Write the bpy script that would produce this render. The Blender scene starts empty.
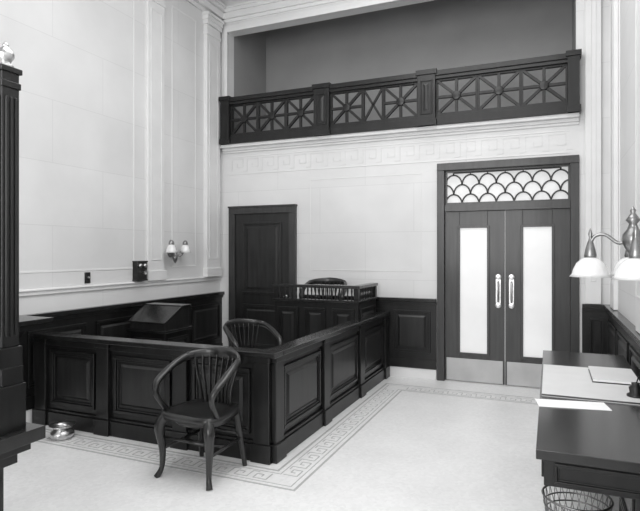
import bpy, bmesh, math, random
from mathutils import Vector, Matrix
random.seed(3)
S=bpy.context.scene
try:
    S.view_settings.view_transform='Standard'
    S.view_settings.look='None'
    S.view_settings.exposure=0
except Exception as e: print(e)

# ---------------- materials ----------------
def mat(name,c,rough=.5,spec=.5,metal=0,noise=0,nscale=8,coat=0,emit=0,bump=0,stretch=None):
    m=bpy.data.materials.new(name); m.use_nodes=True
    nt=m.node_tree; b=nt.nodes['Principled BSDF']
    b.inputs['Base Color'].default_value=(c,c,c,1)
    b.inputs['Roughness'].default_value=rough
    b.inputs['Metallic'].default_value=metal
    b.inputs['Specular IOR Level'].default_value=spec
    b.inputs['Coat Weight'].default_value=coat
    b.inputs['Coat Roughness'].default_value=.12
    if emit:
        b.inputs['Emission Color'].default_value=(1,1,1,1); b.inputs['Emission Strength'].default_value=emit
    if noise or bump:
        tc=nt.nodes.new('ShaderNodeTexCoord'); mp=nt.nodes.new('ShaderNodeMapping')
        nt.links.new(tc.outputs['Object'],mp.inputs['Vector'])
        if stretch: mp.inputs['Scale'].default_value=stretch
        n=nt.nodes.new('ShaderNodeTexNoise'); n.inputs['Scale'].default_value=nscale; n.inputs['Detail'].default_value=5
        nt.links.new(mp.outputs['Vector'],n.inputs['Vector'])
        r=nt.nodes.new('ShaderNodeMapRange')
        r.inputs['From Min'].default_value=.3; r.inputs['From Max'].default_value=.7
        r.inputs['To Min'].default_value=c*(1-noise); r.inputs['To Max'].default_value=c*(1+noise)
        nt.links.new(n.outputs['Fac'],r.inputs['Value']); nt.links.new(r.outputs['Result'],b.inputs['Base Color'])
        if bump:
            bp=nt.nodes.new('ShaderNodeBump'); bp.inputs['Strength'].default_value=bump; bp.inputs['Distance'].default_value=.01
            nt.links.new(n.outputs['Fac'],bp.inputs['Height']); nt.links.new(bp.outputs['Normal'],b.inputs['Normal'])
    return m
def stone(name,c,mort=.88):
    m=mat(name,c,rough=.6,spec=.25); nt=m.node_tree; b=nt.nodes['Principled BSDF']
    g=nt.nodes.new('ShaderNodeNewGeometry'); sp=nt.nodes.new('ShaderNodeSeparateXYZ'); nt.links.new(g.outputs['Position'],sp.inputs[0])
    a=nt.nodes.new('ShaderNodeMath'); a.operation='ADD'; nt.links.new(sp.outputs['X'],a.inputs[0]); nt.links.new(sp.outputs['Y'],a.inputs[1])
    cb=nt.nodes.new('ShaderNodeCombineXYZ'); nt.links.new(a.outputs[0],cb.inputs['X']); nt.links.new(sp.outputs['Z'],cb.inputs['Y'])
    br=nt.nodes.new('ShaderNodeTexBrick'); nt.links.new(cb.outputs[0],br.inputs['Vector'])
    br.inputs['Scale'].default_value=1; br.inputs['Brick Width'].default_value=1.3; br.inputs['Row Height'].default_value=.62
    br.inputs['Mortar Size'].default_value=.005; br.inputs['Mortar Smooth'].default_value=.6
    br.inputs['Color1'].default_value=(c,c,c,1); br.inputs['Color2'].default_value=(c*.97,c*.97,c*.97,1); br.inputs['Mortar'].default_value=(c*mort,)*3+(1,)
    n=nt.nodes.new('ShaderNodeTexNoise'); n.inputs['Scale'].default_value=1.7; n.inputs['Detail'].default_value=8
    nt.links.new(g.outputs['Position'],n.inputs['Vector'])
    r=nt.nodes.new('ShaderNodeMapRange'); r.inputs['From Min'].default_value=.3; r.inputs['From Max'].default_value=.7; r.inputs['To Min'].default_value=.93; r.inputs['To Max'].default_value=1.03
    nt.links.new(n.outputs['Fac'],r.inputs['Value'])
    mx=nt.nodes.new('ShaderNodeVectorMath'); mx.operation='MULTIPLY'
    nt.links.new(br.outputs['Color'],mx.inputs[0]); nt.links.new(r.outputs['Result'],mx.inputs[1])
    nt.links.new(mx.outputs[0],b.inputs['Base Color'])
    return m
def mosaic(name,c):
    m=mat(name,c,rough=.38,spec=.4); nt=m.node_tree; b=nt.nodes['Principled BSDF']
    g=nt.nodes.new('ShaderNodeNewGeometry')
    v=nt.nodes.new('ShaderNodeTexVoronoi'); v.inputs['Scale'].default_value=45; nt.links.new(g.outputs['Position'],v.inputs['Vector'])
    n=nt.nodes.new('ShaderNodeTexNoise'); n.inputs['Scale'].default_value=2; n.inputs['Detail'].default_value=6; nt.links.new(g.outputs['Position'],n.inputs['Vector'])
    bw=nt.nodes.new('ShaderNodeRGBToBW'); nt.links.new(v.outputs['Color'],bw.inputs[0])
    r=nt.nodes.new('ShaderNodeMapRange'); r.inputs['To Min'].default_value=c*.93; r.inputs['To Max'].default_value=c*1.05; nt.links.new(bw.outputs[0],r.inputs['Value'])
    r2=nt.nodes.new('ShaderNodeMapRange'); r2.inputs['From Min'].default_value=.3; r2.inputs['From Max'].default_value=.7; r2.inputs['To Min'].default_value=.95; r2.inputs['To Max'].default_value=1.03; nt.links.new(n.outputs['Fac'],r2.inputs['Value'])
    mu=nt.nodes.new('ShaderNodeMath'); mu.operation='MULTIPLY'; nt.links.new(r.outputs[0],mu.inputs[0]); nt.links.new(r2.outputs[0],mu.inputs[1])
    nt.links.new(mu.outputs[0],b.inputs['Base Color'])
    return m
WOOD=mat('dark_mahogany',.008,rough=.36,spec=.4,noise=.5,nscale=6,coat=.12,stretch=(3,3,.5))
WOODL=mat('dark_mahogany_panel',.013,rough=.36,spec=.45,noise=.5,nscale=6,coat=.15,stretch=(4,4,.4))
DOORW=mat('door_mahogany',.036,rough=.38,spec=.45,noise=.25,nscale=6,coat=.15,stretch=(5,5,.4))
TOPW=mat('polished_top',.012,rough=.25,spec=.5,coat=.3,noise=.4,nscale=5,stretch=(1,6,1))
CHW=mat('chair_wood',.016,rough=.3,spec=.5,coat=.25,noise=.4,nscale=10)
STONE=stone('limestone_ashlar',.74)
TRIM=mat('limestone_trim',.76,rough=.55,spec=.25,noise=.03,nscale=5)
KEYM=mat('limestone_relief',.67,rough=.6,spec=.2,noise=.05)
MARB=mat('white_marble',.8,rough=.3,noise=.06,nscale=3)
FLOORM=mosaic('mosaic_floor_light',.84)
TILED=mosaic('mosaic_floor_dark',.48)
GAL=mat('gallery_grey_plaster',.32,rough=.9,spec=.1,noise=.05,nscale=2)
CEIL=mat('ceiling_plaster',.35,rough=.9,spec=.1,noise=.04)
GLASS=mat('frosted_glass_glow',.66,rough=.25,emit=.26,noise=.10,nscale=1.5)  # emission stands in for light from behind the door panes
TGLASS=mat('opal_glass_glow',.62,rough=.3,emit=.18,noise=.08,nscale=10)  # transom glass glows by itself to look backlit; nothing lit behind it
SHADE=mat('opal_shade_glass',.78,rough=.2,coat=.3,noise=.02)
METAL=mat('nickel',.62,rough=.3,metal=1,noise=.1,nscale=20)
BRASS=mat('aged_brass',.30,rough=.35,metal=1,noise=.2,nscale=20)
PLATE=mat('kick_plate_metal',.48,rough=.5,metal=.4,noise=.1,nscale=4)
BLACK=mat('black_enamel',.01,rough=.3,noise=.2)
PAPER=mat('paper',.88,rough=.8,spec=.1,noise=.02)
BLOT=mat('blotter',.66,rough=.9,spec=.1,noise=.03)
WIRE=mat('basket_wire',.25,rough=.35,metal=1,noise=.1)

# ---------------- mesh builder ----------------
X,Y,Z=Vector((1,0,0)),Vector((0,1,0)),Vector((0,0,1))
class B:
    def __init__(s,name): s.name=name; s.bm=bmesh.new(); s.m=[]
    def mi(s,m):
        if m not in s.m: s.m.append(m)
        return s.m.index(m)
    def poly(s,vs,faces,m,smooth=False):
        k=s.mi(m); bv=[s.bm.verts.new(v) for v in vs]
        for f in faces:
            try:
                fc=s.bm.faces.new([bv[i] for i in f]); fc.material_index=k; fc.smooth=smooth
            except ValueError: pass
    def ob(s,o,U,V,N,u0,u1,v0,v1,n0,n1,m):
        o=Vector(o); vs=[o+U*u+V*v+N*n for u in(u0,u1) for v in(v0,v1) for n in(n0,n1)]
        s.poly(vs,[(0,1,3,2),(4,6,7,5),(0,4,5,1),(2,3,7,6),(0,2,6,4),(1,5,7,3)],m)
    def box(s,x0,x1,y0,y1,z0,z1,m): s.ob((0,0,0),X,Y,Z,x0,x1,y0,y1,z0,z1,m)
    def bar(s,o,U,V,N,a,b,w,n0,n1,m):
        a=Vector(a);b=Vector(b);d=(b-a);L=d.length;d/=L
        D=U*d.x+V*d.y; P=U*(-d.y)+V*d.x
        s.ob(Vector(o)+U*a.x+V*a.y,D,P,N,0,L,-w/2,w/2,n0,n1,m)
    def frustum(s,o,U,V,N,u0,u1,v0,v1,n0,n1,ins,m):
        o=Vector(o)
        vs=[o+U*u+V*v+N*n0 for u,v in((u0,v0),(u1,v0),(u1,v1),(u0,v1))]+[o+U*u+V*v+N*n1 for u,v in((u0+ins,v0+ins),(u1-ins,v0+ins),(u1-ins,v1-ins),(u0+ins,v1-ins))]
        s.poly(vs,[(3,2,1,0),(4,5,6,7),(0,1,5,4),(1,2,6,5),(2,3,7,6),(3,0,4,7)],m)
    def mould(s,o,U,V,N,u0,u1,v0,v1,w,n,m):
        s.ob(o,U,V,N,u0,u1,v0,v0+w,0,n,m); s.ob(o,U,V,N,u0,u1,v1-w,v1,0,n,m)
        s.ob(o,U,V,N,u0,u0+w,v0+w,v1-w,0,n,m); s.ob(o,U,V,N,u1-w,u1,v0+w,v1-w,0,n,m)
    def panel(s,o,U,V,N,u0,u1,v0,v1,m,m2=None,w=.025,n=.018):
        s.mould(o,U,V,N,u0,u1,v0,v1,w,n,m)
        s.mould(o,U,V,N,u0+w,u1-w,v0+w,v1-w,w*.6,n*.5,m)
        i=w+w*.6+.02
        if u1-u0>2*i+.06 and v1-v0>2*i+.06:
            s.frustum(o,U,V,N,u0+i,u1-i,v0+i,v1-i,0,n*.8,.025,m2 or m)
    def lathe(s,c,prof,m,seg=24,R=None):
        c=Vector(c); k=s.mi(m); rings=[]
        for r,z in prof:
            ring=[]
            for i in range(seg):
                a=2*math.pi*i/seg; v=Vector((max(r,.0004)*math.cos(a),max(r,.0004)*math.sin(a),z))
                if R: v=R@v
                ring.append(s.bm.verts.new(c+v))
            rings.append(ring)
        for a,b in zip(rings,rings[1:]):
            for i in range(seg):
                f=s.bm.faces.new((a[i],a[(i+1)%seg],b[(i+1)%seg],b[i])); f.material_index=k; f.smooth=True
        for r,fl in((rings[0],1),(rings[-1],0)):
            f=s.bm.faces.new(r[::-1] if fl else r); f.material_index=k
    def tube(s,pts,rad,m,seg=10,closed=False,smooth_n=0,ref=Z):
        P=[Vector(p) for p in pts]
        if not isinstance(rad,(list,tuple)): rad=[(rad,rad)]*len(P)
        rad=[(r,r) if not isinstance(r,(list,tuple)) else r for r in rad]
        if smooth_n:
            Q=[];RR=[];n=len(P);rng=n if closed else n-1
            for i in range(rng):
                p0=P[(i-1)%n] if (closed or i>0) else P[0]; p1=P[i]; p2=P[(i+1)%n]
                p3=P[(i+2)%n] if (closed or i+2<n) else P[-1]
                for j in range(smooth_n):
                    t=j/smooth_n
                    Q.append(.5*((2*p1)+(p2-p0)*t+(2*p0-5*p1+4*p2-p3)*t*t+(3*p1-p0-3*p2+p3)*t**3))
                    r1=rad[i];r2=rad[(i+1)%n]; RR.append((r1[0]*(1-t)+r2[0]*t,r1[1]*(1-t)+r2[1]*t))
            if not closed: Q.append(P[-1]);RR.append(rad[-1])
            P,rad=Q,RR
        k=s.mi(m); rings=[];n=len(P); prev=None
        for i in range(n):
            if closed: t=P[(i+1)%n]-P[i-1]
            else: t=P[min(i+1,n-1)]-P[max(i-1,0)]
            t.normalize()
            side=t.cross(ref)
            if side.length<.15:
                side=prev-t*prev.dot(t) if prev else t.cross(X)
            side.normalize()
            if prev and side.dot(prev)<0: side=-side
            prev=side; up=side.cross(t).normalized()
            rings.append([s.bm.verts.new(P[i]+side*rad[i][0]*math.cos(2*math.pi*j/seg)+up*rad[i][1]*math.sin(2*math.pi*j/seg)) for j in range(seg)])
        pr=list(zip(rings,rings[1:]))
        if closed: pr.append((rings[-1],rings[0]))
        for a,b in pr:
            for i in range(seg):
                f=s.bm.faces.new((a[i],a[(i+1)%seg],b[(i+1)%seg],b[i])); f.material_index=k; f.smooth=True
        if not closed:
            for r in(rings[0][::-1],rings[-1]):
                f=s.bm.faces.new(r); f.material_index=k
    def done(s,bevel=0,loc=(0,0,0),rz=0):
        bmesh.ops.recalc_face_normals(s.bm,faces=s.bm.faces)
        me=bpy.data.meshes.new(s.name); s.bm.to_mesh(me); s.bm.free()
        for m in s.m: me.materials.append(m)
        o=bpy.data.objects.new(s.name,me); S.collection.objects.link(o)
        o.location=loc; o.rotation_euler=(0,0,rz)
        if bevel:
            md=o.modifiers.new('bev','BEVEL'); md.width=bevel; md.segments=2; md.limit_method='ANGLE'; md.angle_limit=math.radians(50)
        return o

XL,XR,YB,YF,H=-4.51,.62,6.8,-3.0,5.45
# ---------------- shell ----------------
b=B('floor'); b.box(XL-.2,XR+.2,YF-.2,YB+1.6,-.1,0,FLOORM); b.done()
b=B('ceiling'); b.box(XL-.2,XR+.2,YF-.2,YB+.15,H,H+.1,CEIL); b.done()
b=B('wall_left'); b.box(XL-.2,XL,YF,YB+.2,0,H,STONE); b.done()
b=B('wall_right'); b.box(XR,XR+.2,YF,YB+.2,0,H,STONE); b.done()
DX0,DX1,DZ=-1.27,.27,2.67
GX0,GX1,GZ0,GZ1=-4.37,.27,3.13,4.83
b=B('wall_back')
t=YB+.15
b.box(XL,DX0,YB,t,0,DZ,STONE); b.box(DX1,XR,YB,t,0,DZ,STONE)
b.box(XL,XR,YB,t,DZ,GZ0,STONE)
b.box(XL,GX0,YB,t,GZ0,GZ1,STONE); b.box(GX1,XR,YB,t,GZ0,GZ1,STONE)
b.box(XL,XR,YB,t,GZ1,H,STONE)
b.done()
b=B('wall_rear')
b.box(XL,-3.6,YF-.2,YF,0,H,STONE); b.box(-.2,XR,YF-.2,YF,0,H,STONE)
b.box(-3.6,-.2,YF-.2,YF,0,.9,STONE); b.box(-3.6,-.2,YF-.2,YF,4.6,H,STONE); b.done()
b=B('added_window_1')  # unseen window, put in behind the camera to bring light in
for x in(-3.6,-2.5,-1.35,-.26): b.box(x,x+.06,YF-.14,YF-.06,.9,4.6,WOOD)
for z in(.9,2.2,3.4,4.54): b.box(-3.6,-.2,YF-.14,YF-.06,z,z+.06,WOOD)
b.done()
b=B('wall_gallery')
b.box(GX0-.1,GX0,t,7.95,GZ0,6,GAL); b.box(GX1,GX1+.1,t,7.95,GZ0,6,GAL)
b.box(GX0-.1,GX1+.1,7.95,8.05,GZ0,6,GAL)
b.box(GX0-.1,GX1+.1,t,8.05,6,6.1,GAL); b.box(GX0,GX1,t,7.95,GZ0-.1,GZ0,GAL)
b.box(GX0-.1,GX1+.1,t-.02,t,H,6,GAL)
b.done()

b=B('trim_cornice')
for i,(z0,z1,p) in enumerate(((4.98,5.03,.04),(5.03,5.12,.09),(5.12,5.17,.13),(5.17,5.2,.16))):
    b.box(XL,XL+p,YF,YB,z0,z1,TRIM); b.box(XR-p,XR,YF,YB,z0,z1,TRIM)
    b.box(XL,XR,YB-p*.5,YB,z0,z1,TRIM)
b.done(.006)
b=B('trim_gallery_opening')
for w,n in((.10,.02),(.055,.04)):
    b.ob((0,YB,0),X,Z,-Y,GX0-w,GX0,GZ0,GZ1+w,0,n,TRIM); b.ob((0,YB,0),X,Z,-Y,GX0,GX1,GZ1,GZ1+w,0,n,TRIM)
b.done(.006)
b=B('trim_balcony_ledge')
for z0,z1,p in((3.05,3.08,.02),(3.08,3.12,.04),(3.12,3.165,.1)): b.box(GX0-.08,DX1+.03,YB-p,YB,z0,z1,TRIM)
b.done(.006)
b=B('trim_greek_key_frieze')
u=.036; z0=2.775; x=-4.3
pts=[(0,0),(0,5),(5,5),(5,1.6),(2.4,1.6),(2.4,3.2)]
while x<.15:
    pp=[Vector((x+p[0]*u,z0+p[1]*u,0)) for p in pts]
    for a,c in zip(pp,pp[1:]): b.bar((0,YB,0),X,Z,-Y,a,c,.012,0,.003,KEYM)
    b.bar((0,YB,0),X,Z,-Y,(x+5*u,z0),(x+7*u,z0),.012,0,.003,KEYM)
    x+=7*u
for z in(2.735,2.985): b.box(-4.35,.2,YB-.006,YB,z,z+.01,TRIM)
b.done()

o=(XL,0,0)
def pil(name,o,U,N,u0,u1,n,zt=4.98,z0=1.25):
    b=B(name)
    b.ob(o,U,Z,N,u0,u1,z0,zt,0,n,TRIM)
    if z0>1.1: b.ob(o,U,Z,N,u0-.02,u1+.02,z0,z0+.12,0,n+.02,TRIM)
    b.mould(Vector(o)+N*n,U,Z,N,u0+.05,u1-.05,z0+.25,zt-.4,.012,.006,TRIM)
    for k,(a,c) in enumerate(((.30,.26),(.16,.10),(.10,.04),(.04,0))):
        b.ob(o,U,Z,N,u0-.01*(k+1),u1+.01*(k+1),zt-a,zt-c,0,n+.012*(k+1),TRIM)
    return b.done(.005)
pil('trim_1',o,Y,X,5.2,5.50,.03)
pil('trim_2',o,Y,X,6.38,6.70,.06)
pil('trim_3',(0,YB,0),X,-Y,.36,.52,.06,z0=1.02)
pil('trim_4',(XR,0,0),Y,-X,6.1,6.45,.04,z0=1.02)
pil('trim_5',(XR,0,0),Y,-X,4.2,4.6,.04,z0=1.02)
b=B('trim_wall_panels')
for y0,y1 in((1.75,5.0),(5.68,6.2)):
    b.mould(o,Y,Z,X,y0,y1,1.40,4.8,.02,.005,TRIM)
b.mould((XR,0,0),Y,Z,-X,4.75,5.95,1.4,4.8,.02,.01,TRIM)
b.mould((0,YB,0),X,Z,-Y,-3.05,-1.5,1.35,2.6,.010,.004,TRIM)
b.done(.002)
b=B('trim_dado_band')
b.box(XL,XL+.02,YF,YB,1.19,1.25,TRIM); b.box(XL,XL+.035,YF,YB,1.23,1.245,TRIM)
b.done(.004)

def wains(name,o,U,N,L,divs,off=0):
    b=B(name)
    b.ob(o,U,Z,N,0,L,.13,.97,0,.03,WOOD)
    b.ob(o,U,Z,N,0,L,.97,1.015,0,.075,TOPW); b.ob(o,U,Z,N,0,L,.93,.97,0,.05,WOOD)
    b.ob(o,U,Z,N,0,L,.13,.25,0,.045,WOOD)
    b.ob(o,U,Z,N,0,L,0,.13,0,.035,MARB)
    w=L/divs
    for i in range(divs): b.panel(Vector(o)+N*.03,U,Z,N,i*w+.07,(i+1)*w-.07,.33,.86,WOOD,WOODL)
    return b.done(.004)
wains('trim_wainscot_left',(XL,1.0,0),Y,X,YB-1.0,7)
wains('trim_wainscot_back',(-3.17,YB,0),X,-Y,3.17-1.31,3)
wains('trim_wainscot_corner',(.33,YB,0),X,-Y,XR-.33,1)
wains('trim_wainscot_right',(XR,YF+.1,0),Y,-X,YB-YF-.2,11)

# ---------------- balcony railing ----------------
b=B('balcony_railing')
b.box(GX0-.05,.31,YB-.15,YB-.0,3.77,3.83,WOOD); b.box(GX0-.03,.29,YB-.13,YB-.02,3.73,3.77,WOOD)
b.box(GX0-.03,.29,YB-.13,YB-.02,3.165,3.26,WOOD); b.box(GX0,.27,YB-.11,YB-.04,3.26,3.29,WOOD)
for x0,x1 in((GX0-.04,-4.27),(-2.93,-2.71),(-1.52,-1.30),(.18,.30)):
    b.box(x0,x1,YB-.155,YB-.0,3.165,3.79,WOOD)
    b.box(x0-.02,x1+.02,YB-.17,YB-.0,3.79,3.85,WOOD); b.box(x0-.015,x1+.015,YB-.165,YB-.0,3.165,3.24,WOOD)
    if x1-x0>.15: b.panel((0,YB-.155,0),X,Z,-Y,x0+.035,x1-.035,3.3,3.72,WOOD,WOODL,w=.012,n=.01)
def star(x0,x1):
    z0,z1=3.29,3.73; o=(0,YB-.08,0); cx,cz=(x0+x1)/2,(z0+z1)/2
    b.mould((0,YB-.05,0),X,Z,-Y,x0,x1,z0,z1,.022,.05,WOOD)
    for a,c in(((x0,z0),(x1,z1)),((x0,z1),(x1,z0)),((cx,z0),(cx,z1)),((x0,cz),(x1,cz))):
        b.bar(o,X,Z,-Y,a,c,.034,-.018,.018,WOOD)
    b.lathe((cx,YB-.08,cz),[(.0,-.032),(.05,-.03),(.055,-.02),(.055,.02),(.05,.03),(0,.032)],WOOD,20,Matrix.Rotation(math.pi/2,3,'X'))
def half(x0,x1):
    z0,z1=3.29,3.73
    b.mould((0,YB-.05,0),X,Z,-Y,x0,x1,z0,z1,.016,.05,WOOD)
    b.bar((0,YB-.08,0),X,Z,-Y,(x0,z0),(x1,z1),.028,-.015,.015,WOOD); b.bar((0,YB-.08,0),X,Z,-Y,(x0,z1),(x1,z0),.028,-.015,.015,WOOD)
for a,c in((-4.27,-2.93),(-1.30,.18)):
    w=(c-a)/3
    for i in range(3): star(a+i*w,a+(i+1)*w)
star(-2.71,-2.25); half(-2.25,-1.98); star(-1.98,-1.52)
b.done(.003)

# ---------------- double doors ----------------
b=B('trim_door_frame')
for x0,x1 in((DX0-.03,DX0+.06),(DX1-.06,DX1+.03)): b.box(x0,x1,YB-.04,YB+.15,0,DZ-.06,DOORW)
b.box(DX0-.03,DX1+.03,YB-.045,YB+.15,DZ-.06,DZ+.03,DOORW)
b.box(DX0+.06,DX1-.06,YB-.02,YB+.15,2.10,2.19,DOORW)
b.done(.004)
b=B('window_2')
x0,x1,z0,z1=DX0+.06,DX1-.06,2.19,DZ-.06
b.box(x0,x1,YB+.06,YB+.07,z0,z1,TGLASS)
b.mould((0,YB+.06,0),X,Z,-Y,x0,x1,z0,z1,.022,.035,DOORW)
n=7; w=(x1-x0)/n; rz=(z1-z0)/3.5
for row in range(-1,4):
    cz=z0+.0+row*rz
    for i in range(-1,n+1):
        cx=x0+w*(i+.5)+(w/2 if row%2 else 0)
        pts=[]
        for j in range(13):
            a=math.pi*j/12; px=cx+w/2*math.cos(a); pz=cz+rz*1.05*math.sin(a)
            if x0<=px<=x1 and z0<=pz<=z1: pts.append((px,YB+.05,pz))
        if len(pts)>1: b.tube(pts,.009,DOORW,6,ref=Y)
b.done()
def leaf(x0,x1,g0,g1,hx,name):
    b=B(name); f=YB+.01; k=YB+.055; z1=2.10
    b.box(x0,g0,f,k,.01,z1,DOORW); b.box(g1,x1,f,k,.01,z1,DOORW)
    b.box(g0,g1,f,k,.01,.36,DOORW); b.box(g0,g1,f,k,1.90,z1,DOORW)
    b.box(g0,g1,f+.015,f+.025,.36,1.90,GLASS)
    b.mould((0,f,0),X,Z,-Y,g0-.025,g1+.025,.335,1.925,.03,.012,DOORW)
    b.box(x0+.02,x1-.02,f-.006,f,.015,.29,PLATE)
    b.box(hx-.03,hx+.03,f-.008,f,.98,1.28,METAL)
    b.lathe((hx,f-.004,1.30),[(0,-.006),(.035,-.006),(.035,.006),(0,.006)],METAL,16,Matrix.Rotation(math.pi/2,3,'X'))
    b.lathe((hx,f-.004,.96),[(0,-.006),(.035,-.006),(.035,.006),(0,.006)],METAL,16,Matrix.Rotation(math.pi/2,3,'X'))
    b.tube([(hx,f,1.0),(hx,f-.05,1.02),(hx,f-.06,1.12),(hx,f-.05,1.22),(hx,f,1.25)],.011,METAL,8,smooth_n=4,ref=X)
    b.done(.003)
leaf(DX0+.06,-.503,-1.03,-.70,-.575,'door_1')
leaf(-.497,DX1-.06,-.30,.02,-.425,'door_2')

# ---------------- dark single door ----------------
b=B('door_3')
dx0,dx1=-4.33,-3.25
b.box(dx0,dx0+.10,YB-.06,YB,0,2.15,DOORW); b.box(dx1-.10,dx1,YB-.06,YB,0,2.15,DOORW); b.box(dx0,dx1,YB-.062,YB,2.15,2.24,DOORW)
b.box(dx0-.01,dx1+.01,YB-.07,YB,2.24,2.265,DOORW)
b.box(dx0+.10,dx1-.10,YB-.03,YB,0,2.15,WOODL)
for z0,z1 in((.2,.85),(1.0,2.03)): b.panel((0,YB-.03,0),X,Z,-Y,dx0+.22,dx1-.22,z0,z1,WOODL,WOODL,w=.03,n=.018)
b.lathe((dx1-.15,YB-.055,.98),[(0,-.03),(.02,-.025),(.025,0),(.01,.01),(.02,.025),(0,.025)],METAL,16,Matrix.Rotation(math.pi/2,3,'X'))
b.done(.004)

# ---------------- jury box ----------------
b=B('jury_box')
JX,JY=-1.95,3.63
y1=YB-.08; x0=XL+.08
def jwall(o,U,N,L,divs):
    b.ob(o,U,Z,N,0,L,0,.80,-.05,-.0,WOOD)
    b.ob(o,U,Z,N,-.0,L,0,.13,0,.035,WOOD); b.ob(o,U,Z,N,0,L,.13,.155,0,.022,WOOD)
    b.ob(o,U,Z,N,0,L,.74,.80,0,.025,WOOD)
    w=L/divs
    for i in range(divs+1):
        c=min(max(i*w,.07),L-.07)
        b.ob(o,U,Z,N,c-.07,c+.07,0,.80,0,.04,WOOD); b.ob(o,U,Z,N,c-.085,c+.085,0,.14,0,.055,WOOD)
        b.ob(o,U,Z,N,c-.08,c+.08,.76,.80,0,.05,WOOD)
    for i in range(divs):
        a=max(i*w,.07)+.07; c=min((i+1)*w,L-.07)-.07
        b.panel(o,U,Z,N,a+.04,c-.04,.2,.70,WOOD,WOODL,w=.03,n=.022)
jwall((x0,JY,0),X,-Y,JX-x0,3)
jwall((JX,JY,0),Y,X,y1-JY,3)
b.box(x0,JX+.06,JY-.06,JY+.09,.80,.84,TOPW); b.box(JX-.09,JX+.06,JY+.09,y1,.80,.84,TOPW)
b.done(.005)

# ---------------- chairs ----------------
def chair(name,loc,rz,base='legs'):
    b=B(name)
    out=[]
    for i in range(40):
        a=2*math.pi*i/40; c,s_=math.cos(a),math.sin(a)
        e=.55; px=.245*math.copysign(abs(c)**e,c); py=.225*math.copysign(abs(s_)**e,s_)
        px*=1-.12*(py/.225)
        out.append((px,py))
    k=b.mi(CHW)
    rings=[]
    for f,z in((.9,.430),(1,.418),(1.01,.445),(.97,.465),(.8,.458),(.5,.449),(.02,.447)):
        rings.append([b.bm.verts.new((x*f,y*f,z)) for x,y in out])
    for r0,r1 in zip(rings,rings[1:]):
        for i in range(40):
            fc=b.bm.faces.new((r0[i],r0[(i+1)%40],r1[(i+1)%40],r1[i])); fc.material_index=k; fc.smooth=True
    b.bm.faces.new(rings[0]).material_index=k; b.bm.faces.new(rings[-1]).material_index=k
    b.tube([(.2*math.cos(a*math.pi/8),.18*math.sin(a*math.pi/8),.405) for a in range(16)],[(.014,.028)]*16,CHW,8,closed=True)
    if base=='legs':
        for sx in(-1,1):
            b.tube([(sx*.19,-.17,.435),(sx*.222,-.205,.36),(sx*.21,-.19,.2),(sx*.21,-.195,.07),(sx*.235,-.22,.0)],[.036,.038,.025,.018,.023],CHW,12,smooth_n=5)
            b.tube([(sx*.17,.17,.435),(sx*.18,.19,.3),(sx*.195,.215,.14),(sx*.205,.235,0)],[.026,.024,.020,.017],CHW,10,smooth_n=4)
            b.tube([(sx*.205,-.185,.2),(sx*.19,.2,.22)],.012,CHW,8)
        b.tube([(-.2,.0,.21),(.2,.0,.21)],.012,CHW,8)
        b.tube([(-.2,-.185,.28),(.2,-.185,.28)],.011,CHW,8)
        b.tube([(-.185,.2,.25),(.185,.2,.25)],.011,CHW,8)
    else:
        b.lathe((0,0,0),[(0,.12),(.05,.12),(.045,.2),(.028,.24),(.028,.4),(.06,.43),(0,.43)],CHW,16)
        for i in range(4):
            a=math.pi/4+i*math.pi/2
            b.tube([(.03*math.cos(a),.03*math.sin(a),.17),(.16*math.cos(a),.16*math.sin(a),.12),(.25*math.cos(a),.25*math.sin(a),.018)],[.024,.022,.016],CHW,8,smooth_n=4)
    def arc(a,r=.26,cy=.0): return (r*math.sin(a),cy+r*math.cos(a))
    cr=[];rr=[]
    for i in range(17):
        a=math.radians(-66+132*i/16); x,y=arc(a,.262,-.01); t_=abs(i-8)/8
        cr.append((x,y,.820-.015*t_*t_)); rr.append((.015,.050-.020*t_))
    b.tube(cr,rr,CHW,10)
    for sx in(-1,1):
        x,y=arc(math.radians(66),.262,-.01)
        b.tube([(sx*(x-.03),y+.05,.807),(sx*x,y,.800),(sx*(x+.02),-.01,.765),(sx*(x+.028),-.11,.715),(sx*(x+.024),-.19,.665),(sx*(x+.01),-.215,.60),(sx*(x-.0),-.18,.53),(sx*(x-.015),-.12,.45)],
               [(.016,.028),(.021,.030),(.027,.024),(.031,.021),(.027,.020),(.021,.021),(.019,.019),(.020,.020)],CHW,10,smooth_n=5)
    for i in range(9):
        f=(i-4)/4
        a1=math.radians(f*50); a0=f*.62
        x1_,y1_=arc(a1,.262,-.01); x0_,y0_=.22*math.sin(a0),.195*math.cos(a0)
        b.tube([(x0_,y0_,.45),(x0_*.85+x1_*.15,y0_*.9+y1_*.1-.012,.56),(x1_*.7+x0_*.3,y1_*.7+y0_*.3-.01,.70),(x1_,y1_,.81)],[(.006,.016)]*4,CHW,8,smooth_n=3,ref=Y)
    return b.done(0,loc,rz)
chair('armchair',(-2.325,3.28,0),math.radians(-4))
chair('swivel_armchair',(-2.95,5.0,0),math.radians(60),'sw')

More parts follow.
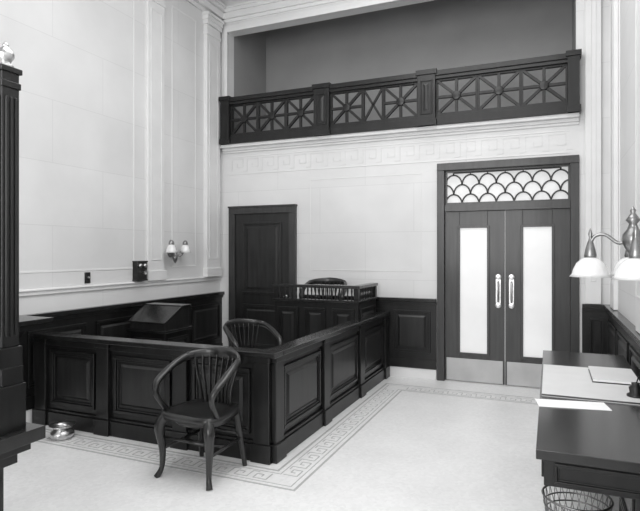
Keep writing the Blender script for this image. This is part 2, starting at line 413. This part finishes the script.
# witness stand in back of box
b=B('witness_stand')
wx0,wx1,wy0,wy1=-3.15,-2.06,5.95,6.66; z0=0
b.box(wx0,wx1,wy0,wy1,z0,.40,WOOD)
b.box(wx0,wx1,wy0,wy0+.05,.40,1.0,WOOD); b.box(wx1-.05,wx1,wy0+.05,wy1,.40,1.0,WOOD); b.box(wx0,wx0+.05,wy0+.05,wy1,.40,.9,WOOD)
b.box(wx0-.02,wx1+.02,wy0-.03,wy0+.07,1.0,1.03,TOPW); b.box(wx1-.07,wx1+.02,wy0+.07,wy1,1.0,1.03,TOPW)
b.box(wx0-.03,wx1+.03,wy0-.03,wy0+.07,1.17,1.205,TOPW); b.box(wx1-.07,wx1+.03,wy0+.07,wy1,1.17,1.205,TOPW)
n=20
for i in range(n+1):
    x=wx0+.03+(wx1-wx0-.06)*i/n
    b.lathe((x,wy0+.02,1.03),[(.009,0),(.013,.03),(.008,.07),(.013,.11),(.009,.14)],WOODL,8)
for i in range(1,11):
    y=wy0+.02+(wy1-wy0-.06)*i/10
    b.lathe((wx1-.02,y,1.03),[(.009,0),(.013,.03),(.008,.07),(.013,.11),(.009,.14)],WOODL,8)
for x,y in((wx0+.02,wy0+.02),(wx1-.02,wy0+.02),(wx1-.02,wy1-.02)): b.box(x-.03,x+.03,y-.03,y+.03,1.03,1.17,WOOD)
w=(wx1-wx0)/3
for i in range(3): b.panel((0,wy0,0),X,Z,-Y,wx0+i*w+.04,wx0+(i+1)*w-.04,.35,.93,WOOD,WOODL,w=.025)
b.panel((wx1,wy0,0),Y,Z,X,.08,wy1-wy0-.06,.35,.93,WOOD,WOODL)
b.done(.004)
chair('witness_armchair',(-2.62,6.31,.40),math.radians(8),'sw')

# clerk's sloping desk
b=B('writing_desk')
cx0,cx1,cy0,cy1=-4.30,-3.82,4.70,5.12
b.box(cx0,cx1,cy0,cy1,0,.72,WOOD)
b.box(cx0-.03,cx1+.03,cy0-.03,cy1+.03,.72,.75,TOPW)
vs=[(cx0,cy0,.75),(cx1,cy0,.75),(cx1,cy1,.75),(cx0,cy1,.75),(cx0,cy0,.83),(cx1,cy0,.83),(cx1,cy1-.14,.98),(cx0,cy1-.14,.98),(cx1,cy1,.98),(cx0,cy1,.98)]
b.poly([Vector(v) for v in vs],[(0,1,5,4),(4,5,6,7),(7,6,8,9),(3,9,8,2),(0,4,7,9,3),(1,2,8,6,5),(0,3,2,1)],WOODL)
b.box(cx0-.02,cx1+.02,cy1-.16,cy1+.01,.98,1.0,TOPW)
sl=Vector((0,.28,.15)); 
b.ob((cx0,cy0,.83),X,sl.normalized(),Vector((0,-.15,.28)).normalized(),-.02,cx1-cx0+.02,-.02,.315,0,.018,TOPW)
b.panel((0,cy0,0),X,Z,-Y,cx0+.05,cx1-.05,.2,.66,WOOD,WOODL)
b.panel((cx1,0,0),Y,Z,X,cy0+.04,cy1-.04,.2,.66,WOOD,WOODL)
b.done(.004)

# ---------------- wall items left ----------------
b=B('wall_telephone')
b.ob((XL,5.05,0),Y,Z,X,-.085,.085,1.27,1.49,0,.07,BLACK)
b.ob((XL,5.05,0),Y,Z,X,-.09,.09,1.26,1.275,0,.08,BLACK); b.ob((XL,5.05,0),Y,Z,X,-.09,.09,1.48,1.495,0,.08,BLACK)
RX=Matrix.Rotation(math.pi/2,3,'Y')
for dy in(-.04,.04): b.lathe((XL+.08,5.05+dy,1.44),[(0,-.01),(.025,-.01),(.025,.008),(.013,.018),(0,.018)],METAL,14,RX)
b.lathe((XL+.07,5.05,1.36),[(.012,0),(.013,.03),(.028,.055),(.018,.05),(0,.035)],METAL,14,RX)
b.done(.003)
b=B('light_switch')
b.ob((XL,4.29,0),Y,Z,X,-.035,.035,1.27,1.385,0,.012,BLACK); b.lathe((XL+.012,4.29,1.33),[(.01,0),(.01,.02),(0,.025)],METAL,10,RX)
b.done(.002)
b=B('wall_sconce')
b.lathe((XL+.0,5.66,1.60),[(0,0),(.07,0),(.065,.02),(.03,.035),(.02,.06),(0,.06)],BRASS,20,RX)
for sx in(-1,1):
    b.tube([(XL+.05,5.66,1.60),(XL+.10,5.66+sx*.06,1.55),(XL+.12,5.66+sx*.12,1.63),(XL+.12,5.66+sx*.14,1.71)],.012,BRASS,8,smooth_n=5)
    c=(XL+.12,5.66+sx*.14,1.65)
    b.lathe(c,[(0,.10),(.012,.10),(.03,.08),(.035,.05),(.03,.04),(0,.04)],BRASS,14)
    b.lathe(c,[(.03,.045),(.05,.02),(.065,-.03),(.08,-.06),(.076,-.06),(.05,-.02),(.025,.035)],SHADE,18)
b.lathe((XL+.07,5.66,1.60),[(0,-.15),(.02,-.12),(.035,-.07),(.02,-.02),(.012,0),(.02,.03),(.008,.06),(0,.09)],BRASS,14)
b.done()

b=B('spittoon')
b.lathe((-3.86,3.40,0),[(0,.0),(.075,.0),(.085,.01),(.1,.035),(.095,.06),(.06,.085),(.055,.095),(.10,.12),(.105,.118),(.06,.088),(.04,.08),(0,.07)],METAL,28)
b.done()

b=B('wall_shelf')
b.box(XL+.08,-3.98,2.5,3.42,.99,1.03,TOPW); b.box(XL+.08,-4.02,2.54,3.38,.94,.99,WOOD)
for y in(2.7,3.2):
    b.poly([Vector(v) for v in((XL+.08,y,.6),(XL+.08,y+.05,.6),(-4.1,y,.94),(-4.1,y+.05,.94),(XL+.08,y,.94),(XL+.08,y+.05,.94))],[(0,2,3,1),(0,4,2),(1,3,5),(0,1,5,4),(4,5,3,2)],WOOD)
b.done(.004)

# ---------------- bench post at left ----------------
b=B('judges_bench')
b.box(-3.2,-2.30,.5,1.74,0,.10,WOOD); b.box(-3.2,-2.32,.5,1.72,.10,.62,WOOD)
b.box(-3.2,-2.28,.5,1.76,.62,.68,WOOD); b.box(-3.2,-2.23,.5,1.79,.68,.73,WOOD); b.box(-3.2,-2.17,.5,1.82,.73,.79,TOPW)
for i in range(2): b.panel((-2.32,0,0),Y,Z,X,.55+i*.6,1.1+i*.6,.15,.56,WOOD,WOODL)
b.panel((0,1.72,0),-X,Z,Y,2.4,3.1,.15,.56,WOOD,WOODL)
px0,px1,py0,py1=-2.325,-2.24,1.652,1.737
b.box(px0-.03,px1+.02,py0-.03,py1+.02,.79,1.0,WOOD); b.box(px0-.01,px1+.012,py0-.01,py1+.012,1.0,1.08,WOOD)
b.box(px0-.02,px1+.01,py0-.02,py1+.01,1.08,1.17,WOOD)
b.box(px0,px1,py0,py1,1.17,2.42,WOOD)
for f in(.015,.038,.061): b.box(px1,px1+.006,py0+f,py0+f+.012,1.22,2.3,WOODL); b.box(px0+f,px0+f+.012,py1,py1+.006,1.22,2.3,WOODL); b.box(px0+f,px0+f+.012,py0-.006,py0,1.22,2.3,WOODL)
b.box(px0-.006,px1+.006,py0-.006,py1+.006,2.34,2.37,WOOD); b.box(px0-.01,px1+.01,py0-.01,py1+.01,2.41,2.435,WOOD)
b.lathe(((px0+px1)/2+.008,(py0+py1)/2,2.435),[(0,0),(.034,0),(.034,.012),(.02,.022),(.024,.030),(.036,.050),(.036,.064),(.026,.085),(.012,.096),(.014,.104),(.006,.115),(0,.12)],METAL,24)
b.box(-3.2,px0,py0+.02,py1-.02,.79,2.2,WOOD); b.box(-3.2,px0,py0,py1,2.2,2.3,WOOD)
b.done(.003)

# ---------------- right desk ----------------
b=B('desk')
dx0,dx1,dy0,dy1=-.055,.53,2.40,4.85
b.box(dx0,dx1,dy0,dy1,.745,.785,TOPW)
b.box(dx0+.03,dx1,dy0+.03,dy1-.03,.63,.745,WOOD)
for i in range(3):
    w=(dy1-dy0-.1)/3; b.panel((dx0+.03,0,0),Y,Z,-X,dy0+.08+i*w,dy0+w+i*w,.645,.73,WOOD,WOODL,w=.012,n=.01)
b.panel((0,dy0+.03,0),X,Z,-Y,dx0+.07,dx1-.04,.645,.73,WOOD,WOODL,w=.012,n=.01)
b.box(.31,dx1,dy0+.05,dy0+.55,.06,.63,WOOD); b.box(.29,dx1,dy0+.03,dy0+.57,0,.06,WOOD)
b.box(dx0+.06,dx1,dy1-.55,dy1-.05,.06,.63,WOOD); b.box(dx0+.04,dx1,dy1-.57,dy1-.03,0,.06,WOOD)
for i in range(3): b.panel((.31,0,0),Y,Z,-X,dy0+.08,dy0+.52,.1+i*.175,.26+i*.175,WOOD,WOODL,w=.012,n=.01)
for i in range(3): b.panel((0,dy1-.55,0),X,Z,-Y,dx0+.1,dx1-.04,.1+i*.175,.26+i*.175,WOOD,WOODL,w=.012,n=.01)
b.done(.005)
b=B('blotter'); b.box(dx0+.01,dx1-.02,3.30,4.22,.7855,.790,BLOT); b.box(dx0+.01,dx1-.02,3.30,3.33,.790,.7925,WOODL); b.done(.001)
b=B('paper_sheet'); 
R=Matrix.Rotation(math.radians(10),3,'Z')
b.ob((.0,0,.786),R@X,R@Y,Z,.48,.83,3.03,3.18,0,.003,PAPER); b.done() 
b=B('ledger_book')
b.box(.24,.5,3.75,4.15,.7905,.796,BLACK); b.box(.245,.5,3.755,4.145,.796,.812,PAPER); b.box(.24,.5,3.75,4.15,.812,.816,BLOT); b.done(.002)
b=B('inkwell')
b.lathe((.44,3.48,.7905),[(0,0),(.045,0),(.045,.01),(.03,.02),(.035,.05),(.02,.06),(.022,.075),(0,.08)],BLACK,20)
b.tube([(.44,3.48,.85),(.46,3.47,.93),(.5,3.45,.98)],[.003,.004,.003],BLACK,6); b.done()

b=B('waste_basket')
c=Vector((.13,3.2,0))
def ring(r,z,t_=.004): b.tube([(c.x+r*math.cos(2*math.pi*i/32),c.y+r*math.sin(2*math.pi*i/32),z) for i in range(32)],t_,WIRE,6,closed=True)
ring(.17,.29,.006); ring(.155,.2); ring(.145,.12); ring(.13,.006,.006); ring(.08,.006); ring(.163,.24)
for i in range(28):
    a=2*math.pi*i/28
    for s_ in(-1,1):
        a2=a+s_*.35
        b.tube([(c.x+.17*math.cos(a),c.y+.17*math.sin(a),.29),(c.x+.148*math.cos((a+a2)/2),c.y+.148*math.sin((a+a2)/2),.15),(c.x+.13*math.cos(a2),c.y+.13*math.sin(a2),.008)],.0022,WIRE,5)
b.done()

# ---------------- right bracket lamp ----------------
b=B('wall_lamp')
LY=3.5; wz=1.70; lx=.43
b.lathe((XR,LY,wz),[(0,0),(.09,0),(.085,.02),(.05,.035),(.035,.06),(0,.07)],BRASS,24,Matrix.Rotation(-math.pi/2,3,'Y'))
b.lathe((lx,LY,wz-.02),[(0,-.13),(.012,-.12),(.02,-.09),(.04,-.06),(.058,-.02),(.052,.02),(.03,.05),(.02,.08),(.038,.10),(.025,.12),(.012,.14),(.016,.155),(0,.18)],BRASS,24)
b.tube([(XR-.04,LY,wz),(.52,LY,wz+.01),(lx,LY,wz)],.016,BRASS,10,smooth_n=3)
for (dx,dy) in((-.215,.02),(-.02,-.26),(.02,.27)):
    ex,ey=lx+dx,LY+dy
    b.tube([(lx,LY,wz-.0),(lx+dx*.3,LY+dy*.3,wz-.05),(lx+dx*.65,LY+dy*.65,wz+.0),(lx+dx*.9,LY+dy*.9,wz-.01),(ex,ey,wz-.06),(ex,ey,wz-.1)],.010,BRASS,8,smooth_n=6)
    c=(ex,ey,wz-.14)
    b.lathe(c,[(0,.18),(.005,.17),(.012,.145),(.007,.125),(.010,.11),(.018,.09),(.028,.05),(.034,.02),(.030,0),(0,0)],BRASS,18)
    b.lathe(c,[(.030,.008),(.05,-.002),(.075,-.025),(.092,-.06),(.098,-.085),(.113,-.105),(.109,-.105),(.092,-.085),(.085,-.06),(.06,-.03),(.026,.0)],SHADE,28)
b.done()

# ---------------- floor mosaic border ----------------
b=B('floor_mosaic_border')
def keyrun(o,U,V,L,v0=.125,uu=.026):
    n=int(L/(6*uu))
    pts=[(0,0),(0,4),(4,4),(4,1.3),(2,1.3),(2,2.7)]
    for i in range(n):
        pp=[Vector((i*6*uu+p[0]*uu,v0+p[1]*uu,0)) for p in pts]
        for a,c in zip(pp,pp[1:]): b.bar(o,U,V,Z,a,c,.009,0,.002,TILED)
        b.bar(o,U,V,Z,(i*6*uu+4*uu,v0),(i*6*uu+6*uu,v0),.009,0,.002,TILED)
bx=JX+.06; by=JY-.06
for v,w in((.05,.018),(.10,.008),(.26,.008),(.30,.018)):
    b.box(bx+v,bx+v+w,by-v-w,YB-.4-v,0.0,.002,TILED)
    b.box(XL+.3,bx+v,by-v-w,by-v,0,.002,TILED)
    b.box(bx+v,XR-.1,YB-.4-v,YB-.4-v+w,0,.002,TILED)
keyrun((bx,by-.1,0),Y,X,YB-.55-by)
keyrun((bx+.05,by,0),-X,-Y,bx-XL-.3)
keyrun((bx+.35,YB-.4,0),X,-Y,XR-.2-bx-.35)
b.done()

# ---------------- lights ----------------
def area(name,loc,rot,sx,sy,e):
    l=bpy.data.lights.new(name,'AREA'); l.shape='RECTANGLE'; l.size=sx; l.size_y=sy; l.energy=e
    o=bpy.data.objects.new(name,l); o.location=loc; o.rotation_euler=rot; S.collection.objects.link(o)
area('overhead_fill',(-1.4,3.2,5.35),(0,0,0),3.0,5,178)  # added overhead fill lamp
area('rear_fill',(-1.9,YF+.05,2.8),(math.radians(90),0,math.radians(-8)),3.2,3.4,235)  # added fill lamp just inside the unseen rear window
w=bpy.data.worlds.new('World'); S.world=w; w.use_nodes=True
w.node_tree.nodes['Background'].inputs[0].default_value=(1,1,1,1); w.node_tree.nodes['Background'].inputs[1].default_value=1.0

cam=bpy.data.cameras.new('camera'); co=bpy.data.objects.new('camera',cam); S.collection.objects.link(co)
co.location=(0,0,1.6); co.rotation_euler=(math.radians(90),0,math.radians(23.1))
cam.sensor_width=36; cam.lens=540/640*36; cam.shift_y=-3.5/640; cam.clip_start=.05
S.camera=co
